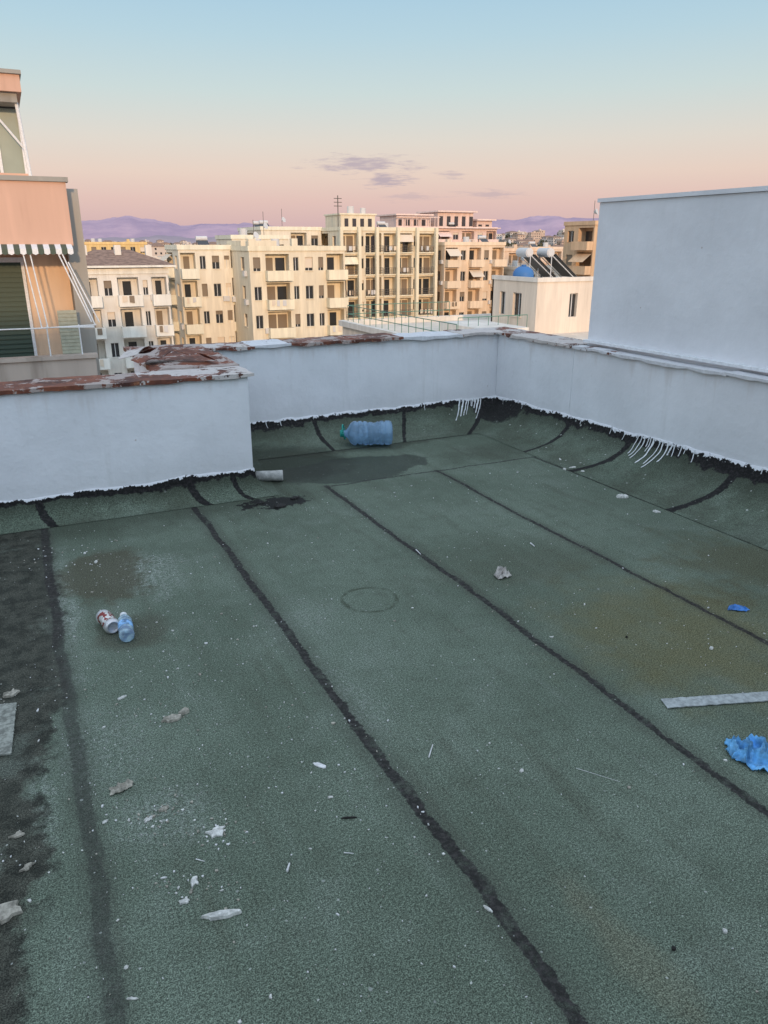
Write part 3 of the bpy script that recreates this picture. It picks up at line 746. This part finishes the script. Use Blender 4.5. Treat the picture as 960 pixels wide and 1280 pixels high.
b=B(); rr=random.Random(5)
b.box(20,32,-20,46,48,-3.6,0)
b.box(19.8,31.8,-3.6,46.2,32.1,-3.25,4); b.box(19.8,32.1,-3.6,20.1,48.2,-3.25,4); b.box(20.1,47.9,-3.6,46.2,48.2,-3.25,4)
b.box(23.5,36,-3.597,26.5,41,-2.9,4)
px0,px1,py0,py1,pz=28.4,34.5,38,42.8,-.55
facade(b,(px0,py0),(1,0),(0,-1),px1-px0,-3.6,1,3.05,[('b',2.0),('s',1.0),('b',.6),('s',.9),('b',1)],rr)
facade(b,(px0,py1),(0,-1),(-1,0),py1-py0,-3.6,1,3.05,[('b',.4),('s',1),('w',1.3),('b',.8)],rr)
b.box(px0+.3,py0+.3,-.56,px1,py1,-.552,4); b.box(px1,py0,-3.6,px1+.1,py1,-.55,4)
b.box(px0-.08,py0-.08,-.55,px1,py0+.12,-.30,4); b.box(px0-.08,py0+.12,-.55,px0+.12,py1,-.30,4)
b.box(px0,py1-.15,-3.6,px1,py1,-.50,4)
b.make('neighbouring_building',[stucco('neighbour_render',(.72,.63,.53)),M_glass,M_shut,M_rail,stucco('neighbour_trim',(.72,.68,.62)),M_metal,M_awn])
b=B()
Mg=flat('green_rail',(.10,.22,.17),.5)
def railrun(b,p,q,n,z0,h=1.0):
    p=Vector(p);q=Vector(q)
    for zz_ in (.45,h): b.tube((p.x,p.y,z0+zz_),(q.x,q.y,z0+zz_),.025,0,6)
    for i in range(n+1):
        c=p.lerp(q,i/n); b.tube((c.x,c.y,z0),(c.x,c.y,z0+h),.02,0,6)
railrun(b,(20.2,33.5),(20.2,47.5),16,-3.25); railrun(b,(20.2,47.5),(28,47.5),9,-3.25); railrun(b,(23,38),(27.8,38),7,-3.6,1.2)
b.make('roof_railing',[Mg])
e=empty('blue_water_tank',(29.2,40.6,-.55))
pr=[(.01,0),(.62,0),(.65,.05),(.65,.35)]+[(.65*math.cos(a*math.pi/16),.35+.5*math.sin(a*math.pi/16)) for a in range(1,8)]+[(.16,.84),(.16,.92),(.01,.92)]
lmesh('tank_dome',pr,flat('tank_blue',(.06,.18,.42),.5),e,24)
def solar(x,y,z,rot):
    e=empty('solar_water_heater',(x,y,z)); e.rotation_euler=(0,0,rot)
    b=B(); b.tube((-.65,0,1.62),(.65,0,1.62),.28,1,16)
    b.tube((-.70,0,1.62),(-.65,0,1.62),.22,1,16); b.tube((.65,0,1.62),(.70,0,1.62),.22,1,16)
    b.make('tank',[M_rail,M_metal],False,e)
    b=B(); b.quad([(-.9,-.25,1.5),(.9,-.25,1.5),(.9,-1.9,.15),(-.9,-1.9,.15)],0); 
    b.quad([(-.9,-.25,1.45),(-.9,-1.9,.1),(.9,-1.9,.1),(.9,-.25,1.45)],1)
    for k in range(10):
        xx=-.85+k*.185; b.tube((xx,-.27,1.52),(xx,-1.89,.18),.03,1,6)
    b.make('collector',[M_glass,M_rail],False,e)
    b=B()
    for xx in (-.8,.8):
        b.tube((xx,-1.85,0),(xx,-.1,1.4),.03,0,5); b.tube((xx,0,0),(xx,0,1.4),.03,0,5); b.tube((xx,-1.85,.02),(xx,0,.02),.03,0,5)
    b.make('frame',[M_metal],False,e)
solar(30.2,42.0,-.55,1.45); solar(31.4,41.4,-.55,1.45)

b=B()
SAL=stucco('salmon_render',(.66,.43,.33),.7); CRM=stucco('cream_wall',(.76,.56,.40)); GRY=stucco('grey_render',(.36,.35,.32),.6)
M_gg,nt,bb=newmat('green_glass'); setp(nt,bb,nt.mix(nt.noise(nt.obj(),3,3),(.20,.25,.22),(.30,.36,.31)),.25,None,0,.5)
ma=[SAL,CRM,GRY,M_shut,M_white,M_gg,plain('blind',(.42,.42,.33),.8,.1,10),M_glass,flat('green_shutter',(.07,.10,.08),.5),stucco('parapet_plaster',(.52,.44,.38),.7)]
b.box(-12,14.9,-20,1.02,24,2.60,1)
b.box(-12,14.02,1.50,1.06,14.9,1.63,0)
b.box(-12,13.9,1.55,1.08,14.02,2.50,0); b.box(-12,13.86,2.50,1.12,14.12,2.57,2); b.box(.98,14.02,1.63,1.08,14.9,2.50,0)
b.box(-12,14.02,-.95,1.2,14.9,-.82,0); b.box(-12,13.9,-.97,1.2,14.02,-.26,9); b.box(-12,13.86,-.26,1.24,14.1,-.20,9)
b.box(-12,14.6,-20,1.22,14.897,-.97,1)
b.box(1.025,14.5,-20,1.30,22,2.44,2)
b.box(-.75,14.86,-.8,.27,14.895,1.28,8)
for k in range(26): b.box(-.75,14.835,-.78+k*.079,.27,14.86,-.73+k*.079,8)
b.box(-.80,14.83,1.28,.32,14.9,1.36,4); b.box(.27,14.83,-.8,.32,14.9,1.28,4)
b.box(.70,14.10,-.20,1.0,14.13,.52,6)
for k in range(12): b.box(.70,14.09,-.19+k*.06,1.0,14.10,-.16+k*.06,6)
N=26
for k in range(N):
    xa=-1.2+2.25*k/N; xb=-1.2+2.25*(k+1)/N; b.quad([(xa,13.93,1.58),(xb,13.93,1.58),(xb,13.70,1.50),(xa,13.70,1.50)],4 if k%2 else 8); b.quad([(xa,13.70,1.50),(xb,13.70,1.50),(xb,13.70,1.43),((xa+xb)/2,13.70,1.41),(xa,13.70,1.43)],4 if k%2 else 8)
for p,q in (((.40,13.72,1.5),(.51,13.72,.28)),((.30,13.72,1.5),(.42,13.72,.28)),((.86,13.72,1.48),(1.23,13.6,.31)),((.80,13.72,1.48),(1.18,13.6,.36)),((.35,13.72,.28),(1.25,13.6,.31)),((-.6,13.8,.28),(.4,13.72,.28)),((1.0,13.95,-.2),(1.0,13.95,.3)),((.5,13.95,-.2),(.5,13.95,.3)),((.95,13.72,1.3),(1.30,13.6,.35))):
    b.tube(p,q,.011,4,6)
for k in range(6): b.tube((.45,13.72,.29),(1.2,13.3+.06*k,.30),.004,4,4)
b.box(-12,16.2,2.60,.60,24,3.90,2)
b.box(-12,15.6,3.83,.62,24,3.98,2); b.box(-12,15.5,3.98,.70,24,4.24,0); b.box(-12,15.45,4.24,.73,24,4.30,2)
b.box(-12,15.9,2.60,.66,16.2,2.75,0)
b.box(-.6,16.12,2.75,.62,16.19,3.80,5)
for xx in (-.6,-.2,.2,.6): b.box(xx,16.08,2.75,xx+.05,16.2,3.82,4)
b.tube((.10,15.8,3.85),(.66,15.8,3.1),.02,4,6); b.tube((.60,15.7,3.85),(.66,15.7,2.7),.03,4,8)
b.make('salmon_apartment_building',ma)

def terr(x,y):
    r=math.hypot(x,y); be=math.degrees(math.atan2(x,y))
    z_=-20.0
    if r>250:
        k=min(1,(r-250)/900.); k=k*k*(3-2*k)
        z_+=k*(9+7*mn.noise(Vector((x*.002,y*.002,0)))+5*mn.noise(Vector((x*.006,y*.006,5))))
        w=math.exp(-((be-37)/7)**2); q=math.exp(-((r-1300)/450)**2); z_+=20*w*q
        w=math.exp(-((be-8)/9)**2); q=math.exp(-((r-1700)/500)**2); z_+=8*w*q
    if r>4000: z_=min(z_,-8)
    return z_
rad=[0,20,60,120,200,250]+[250*1.09**k for k in range(1,58)]
b=B(); A=[]
ang=[-180+ i*6 for i in range(27)]+[-18+i*1.0 for i in range(0,90)]+[72+i*6 for i in range(18)]
for r_ in rad:
    for a in ang:
        x=r_*math.sin(math.radians(a)); y=r_*math.cos(math.radians(a)); A.append((x,y,terr(x,y)))
b.v=A; na=len(ang)
for i in range(len(rad)-1):
    for j in range(na):
        k=(j+1)%na; b.f.append((i*na+j,i*na+k,(i+1)*na+k,(i+1)*na+j)); b.mi.append(0)
mg,nt,bb=newmat('city_ground'); o=nt.obj()
n_=nt.noise(o,.012,6,.7)
c=nt.mix(nt.ss(n_,.4,.6),(.11,.10,.08),(.22,.17,.15)); c=nt.mix(nt.ss(n_,.52,.6),c,(.07,.075,.055))
setp(nt,bb,c,.95,None,0,.1)
b.make('ground',[mg],True)

def ridge(name,R0,keys,col,col2,wid,seed,amp):
    def hk(be):
        for (a,h),(a2,h2) in zip(keys[:-1],keys[1:]):
            if a<=be<=a2: return h+(h2-h)*(be-a)/(a2-a)
        return keys[0][1] if be<keys[0][0] else keys[-1][1]
    b=B(); rows=12; be=keys[0][0]; cols=[]; st=.12
    while be<=keys[-1][0]: cols.append(be); be+=st
    for i in range(rows+1):
        q=i/rows
        for be in cols:
            hh=hk(be); f=math.sin(min(1,q*1.6)*math.pi/2) if q<.625 else math.cos((q-.625)/.375*math.pi/2)
            n_=mn.fractal(Vector((be*.55,q*2.2,seed)),1,2,6)
            h=-25+(hh+25)*f+amp*n_*f
            r_=R0+(q-.6)*wid
            b.v.append((r_*math.sin(math.radians(be)),r_*math.cos(math.radians(be)),h))
    nc=len(cols)
    for i in range(rows):
        for j in range(nc-1): b.f.append((i*nc+j,i*nc+j+1,(i+1)*nc+j+1,(i+1)*nc+j)); b.mi.append(0)
    m,nt,bb=newmat(name+'_hazed_rock'); o=nt.obj()
    c=nt.mix(nt.ss(nt.noise(o,.0012,5,.7),.35,.65),col,col2); setp(nt,bb,c,1,None,0,0)  # purple aerial haze is baked into both ridge colours
    b.make(name,[m],True)
ridge('mountains',9500,[(-12,120),(0,170),(4.4,235),(6.5,272),(8,282),(9,270),(10.5,235),(12,215),(14,235),(16,240),(18,190),(22,150),(28,170),(32,260),(34,280),(36,290),(38,300),(39.5,290),(41,255),(46,190),(60,150)],(.35,.27,.36),(.49,.36,.43),2500,3,34)
ridge('hills',4200,[(-12,20),(4,22),(10,40),(14,32),(20,18),(30,20),(35,34),(40,26),(60,20)],(.32,.27,.31),(.40,.33,.35),1200,9,10)

rr=random.Random(21); b=B()
for k in range(900):
    be=rr.uniform(-3,50); r_=150+1500*rr.random()**1.3
    if r_<230 and not (be<14 or be>33): continue
    x=r_*math.sin(math.radians(be)); y=r_*math.cos(math.radians(be)); z_=terr(x,y)
    hgt=rr.choice([6,6,9,9,12,15]) if r_>300 else rr.choice([6,9,12])
    if r_<300: hgt=min(hgt,14)
    if r_>700: hgt=min(hgt,9)
    w=rr.uniform(8,16); d=rr.uniform(8,14)
    c0=rr.randrange(5); zt=z_+hgt
    b.box(x-w/2,y-d/2,z_-6,x+w/2,y+d/2,zt,c0)
    for f in range(int(hgt/3)):
        n_=int(w/3)
        for i in range(n_):
            if rr.random()<.85:
                xa=x-w/2+w*(i+.3)/n_; b.box(xa,y-d/2-.06,zt-3*f-2.3,xa+1.3,y-d/2-.01,zt-3*f-.9,5)
        for i in range(int(d/3)):
            ya=y-d/2+d*(i+.3)/int(d/3); b.box(x-w/2-.06,ya,zt-3*f-2.3,x-w/2-.01,ya+1.2,zt-3*f-.9,5)
    if rr.random()<.5:
        e_=.6; a=(x-w/2-e_,y-d/2-e_,zt+.05);c=(x+w/2+e_,y-d/2-e_,zt+.05);d_=(x+w/2+e_,y+d/2+e_,zt+.05);g_=(x-w/2-e_,y+d/2+e_,zt+.05); r1=(x-w/6,y,zt+2);r2=(x+w/6,y,zt+2)
        b.quad([a,c,r2,r1],6);b.quad([d_,g_,r1,r2],6);b.quad([g_,a,r1],6);b.quad([c,d_,r2],6)
    else:
        b.box(x-w/2-.2,y-d/2-.2,zt+.02,x+w/2+.2,y+d/2+.2,zt+.5,rr.randrange(5)); b.box(x-1,y-1,zt+.5,x+1.5,y+1.5,zt+2.2,c0)
b.make('distant_houses',[flat('dh%d'%i,c,.9) for i,c in enumerate([(.58,.50,.44),(.56,.44,.36),(.62,.57,.52),(.50,.38,.31),(.58,.53,.50)])]+[M_glass,M_tile])
b=B()
def clump(x,y,z_,s):
    for q in range(26):
        a=rr.uniform(0,6.28); e_=rr.uniform(-.6,1.4); rr_=s*rr.uniform(.4,1)*math.cos(min(1.3,abs(e_)))
        c=Vector((x+rr_*math.cos(a),y+rr_*math.sin(a),z_+s*1.1+s*.9*math.sin(e_)))
        u=Vector((rr.uniform(-1,1),rr.uniform(-1,1),rr.uniform(-1,1))).normalized()*s*.42; w=u.orthogonal().normalized()*s*.36
        b.quad([c-u-w,c+u-w*.6,c+u*.8+w,c-u*.7+w],rr.randrange(2))
    b.tube((x,y,z_-1),(x,y,z_+s),s*.09,2,5)
for k in range(650):
    be=rr.uniform(-3,50); r_=140+1300*rr.random()
    if r_<240 and not (be<14 or be>33): continue
    x=r_*math.sin(math.radians(be)); y=r_*math.cos(math.radians(be)); clump(x,y,terr(x,y),rr.uniform(2.2,4.5))
b.make('distant_trees',[flat('leaf_a',(.07,.08,.045),.9),flat('leaf_b',(.11,.10,.06),.9),flat('bark',(.08,.06,.05),.9)])

# ------------------------------------------------------------ LIGHT
SUN_AZ=math.radians(190.7); SUN_EL=math.radians(10)
w=bpy.data.worlds.new('World'); scene.world=w; w.use_nodes=True; nt=NT(w.node_tree)
for n in list(nt.n): nt.n.remove(n)
geo=nt.n.new('ShaderNodeTexCoord').outputs['Generated']; S=nt.sep(geo)
ramp=nt.n.new('ShaderNodeValToRGB'); nt.put(ramp.inputs[0],S[2])
cr=ramp.color_ramp; stops=[(0,(.52,.36,.44)),(.015,(.61,.41,.44)),(.05,(.72,.49,.46)),(.080,(.77,.59,.51)),(.115,(.72,.65,.58)),(.165,(.58,.67,.66)),(.22,(.46,.63,.71)),(.27,(.38,.58,.72)),(.45,(.63,.78,.96)),(1,(.81,.92,1.09))]
cr.elements[0].position=0; cr.elements[0].color=stops[0][1]+(1,)
cr.elements[1].position=1; cr.elements[1].color=stops[-1][1]+(1,)
for p,c in stops[1:-1]:
    e=cr.elements.new(p); e.color=c+(1,)
col=ramp.outputs[0]
az=nt.mul(nt.m('ARCTAN2',S[0],S[1]),57.2958); el=nt.mul(nt.m('ARCSINE',S[2]),57.2958)
cn=nt.noise(nt.comb(nt.mul(az,.20),nt.mul(el,1.5),0),2.6,5,.66)
K=None
for a0,e0,ra,re,fac in ((24.2,5.2,5.2,.9,.8),(25.9,4.25,2.4,.9,.85),(30.3,4.55,1.8,.4,.55),(33.0,3.3,3.5,.4,.5),(27.5,3.1,3.5,.4,.4)):
    dx=nt.mul(nt.sub(az,a0),1/ra); dy=nt.mul(nt.sub(el,e0),1/re)
    d=nt.m('SQRT',nt.add(nt.mul(dx,dx),nt.mul(dy,dy)))
    k=nt.mul(nt.ss(nt.add(nt.sub(1.0,d),nt.mul(nt.sub(cn,.5),2.8)),.22,1.0),fac)
    K=k if K is None else nt.mx(K,k)
col=nt.mix(K,col,(.42,.33,.41))
dt=nt.add(nt.mul(S[0],math.sin(SUN_AZ)),nt.mul(S[1],math.cos(SUN_AZ)))
br=nt.ss(dt,-.1,1.0,1.0,1.8)
col=nt.vop('MULTIPLY',col,nt.comb(br,br,br))
bg=nt.n.new('ShaderNodeBackground'); nt.put(bg.inputs[0],col); bg.inputs[1].default_value=.97
sky=nt.n.new('ShaderNodeTexSky'); sky.sky_type='NISHITA'; sky.sun_disc=False; sky.sun_elevation=SUN_EL; sky.sun_rotation=SUN_AZ
bg2=nt.n.new('ShaderNodeBackground'); nt.put(bg2.inputs[0],sky.outputs[0]); bg2.inputs[1].default_value=.012
ad=nt.n.new('ShaderNodeAddShader'); nt.l.new(bg.outputs[0],ad.inputs[0]); nt.l.new(bg2.outputs[0],ad.inputs[1])
out=nt.n.new('ShaderNodeOutputWorld'); nt.l.new(ad.outputs[0],out.inputs[0])
sd=bpy.data.lights.new('sun','SUN'); sd.energy=2.2; sd.angle=math.radians(2.0); sd.color=(1,.64,.36)
so=bpy.data.objects.new('sun',sd); scene.collection.objects.link(so)
d=-Vector((math.sin(SUN_AZ)*math.cos(SUN_EL),math.cos(SUN_AZ)*math.cos(SUN_EL),math.sin(SUN_EL)))
so.rotation_euler=d.to_track_quat('-Z','Y').to_euler(); so.location=(0,-20,20)

cam=bpy.data.cameras.new('camera'); co=bpy.data.objects.new('camera',cam); scene.collection.objects.link(co)
cam.sensor_fit='VERTICAL'; cam.sensor_height=24; cam.lens=24*F/1280; cam.clip_start=.05; cam.clip_end=60000
co.location=(0,0,H); co.rotation_euler=(math.radians(90)-PIT,0,-YAW)
scene.camera=co
scene.view_settings.view_transform='Standard'; scene.view_settings.look='None'; scene.view_settings.exposure=0
print('polys',sum(len(o.data.polygons) for o in scene.objects if o.type=='MESH'))
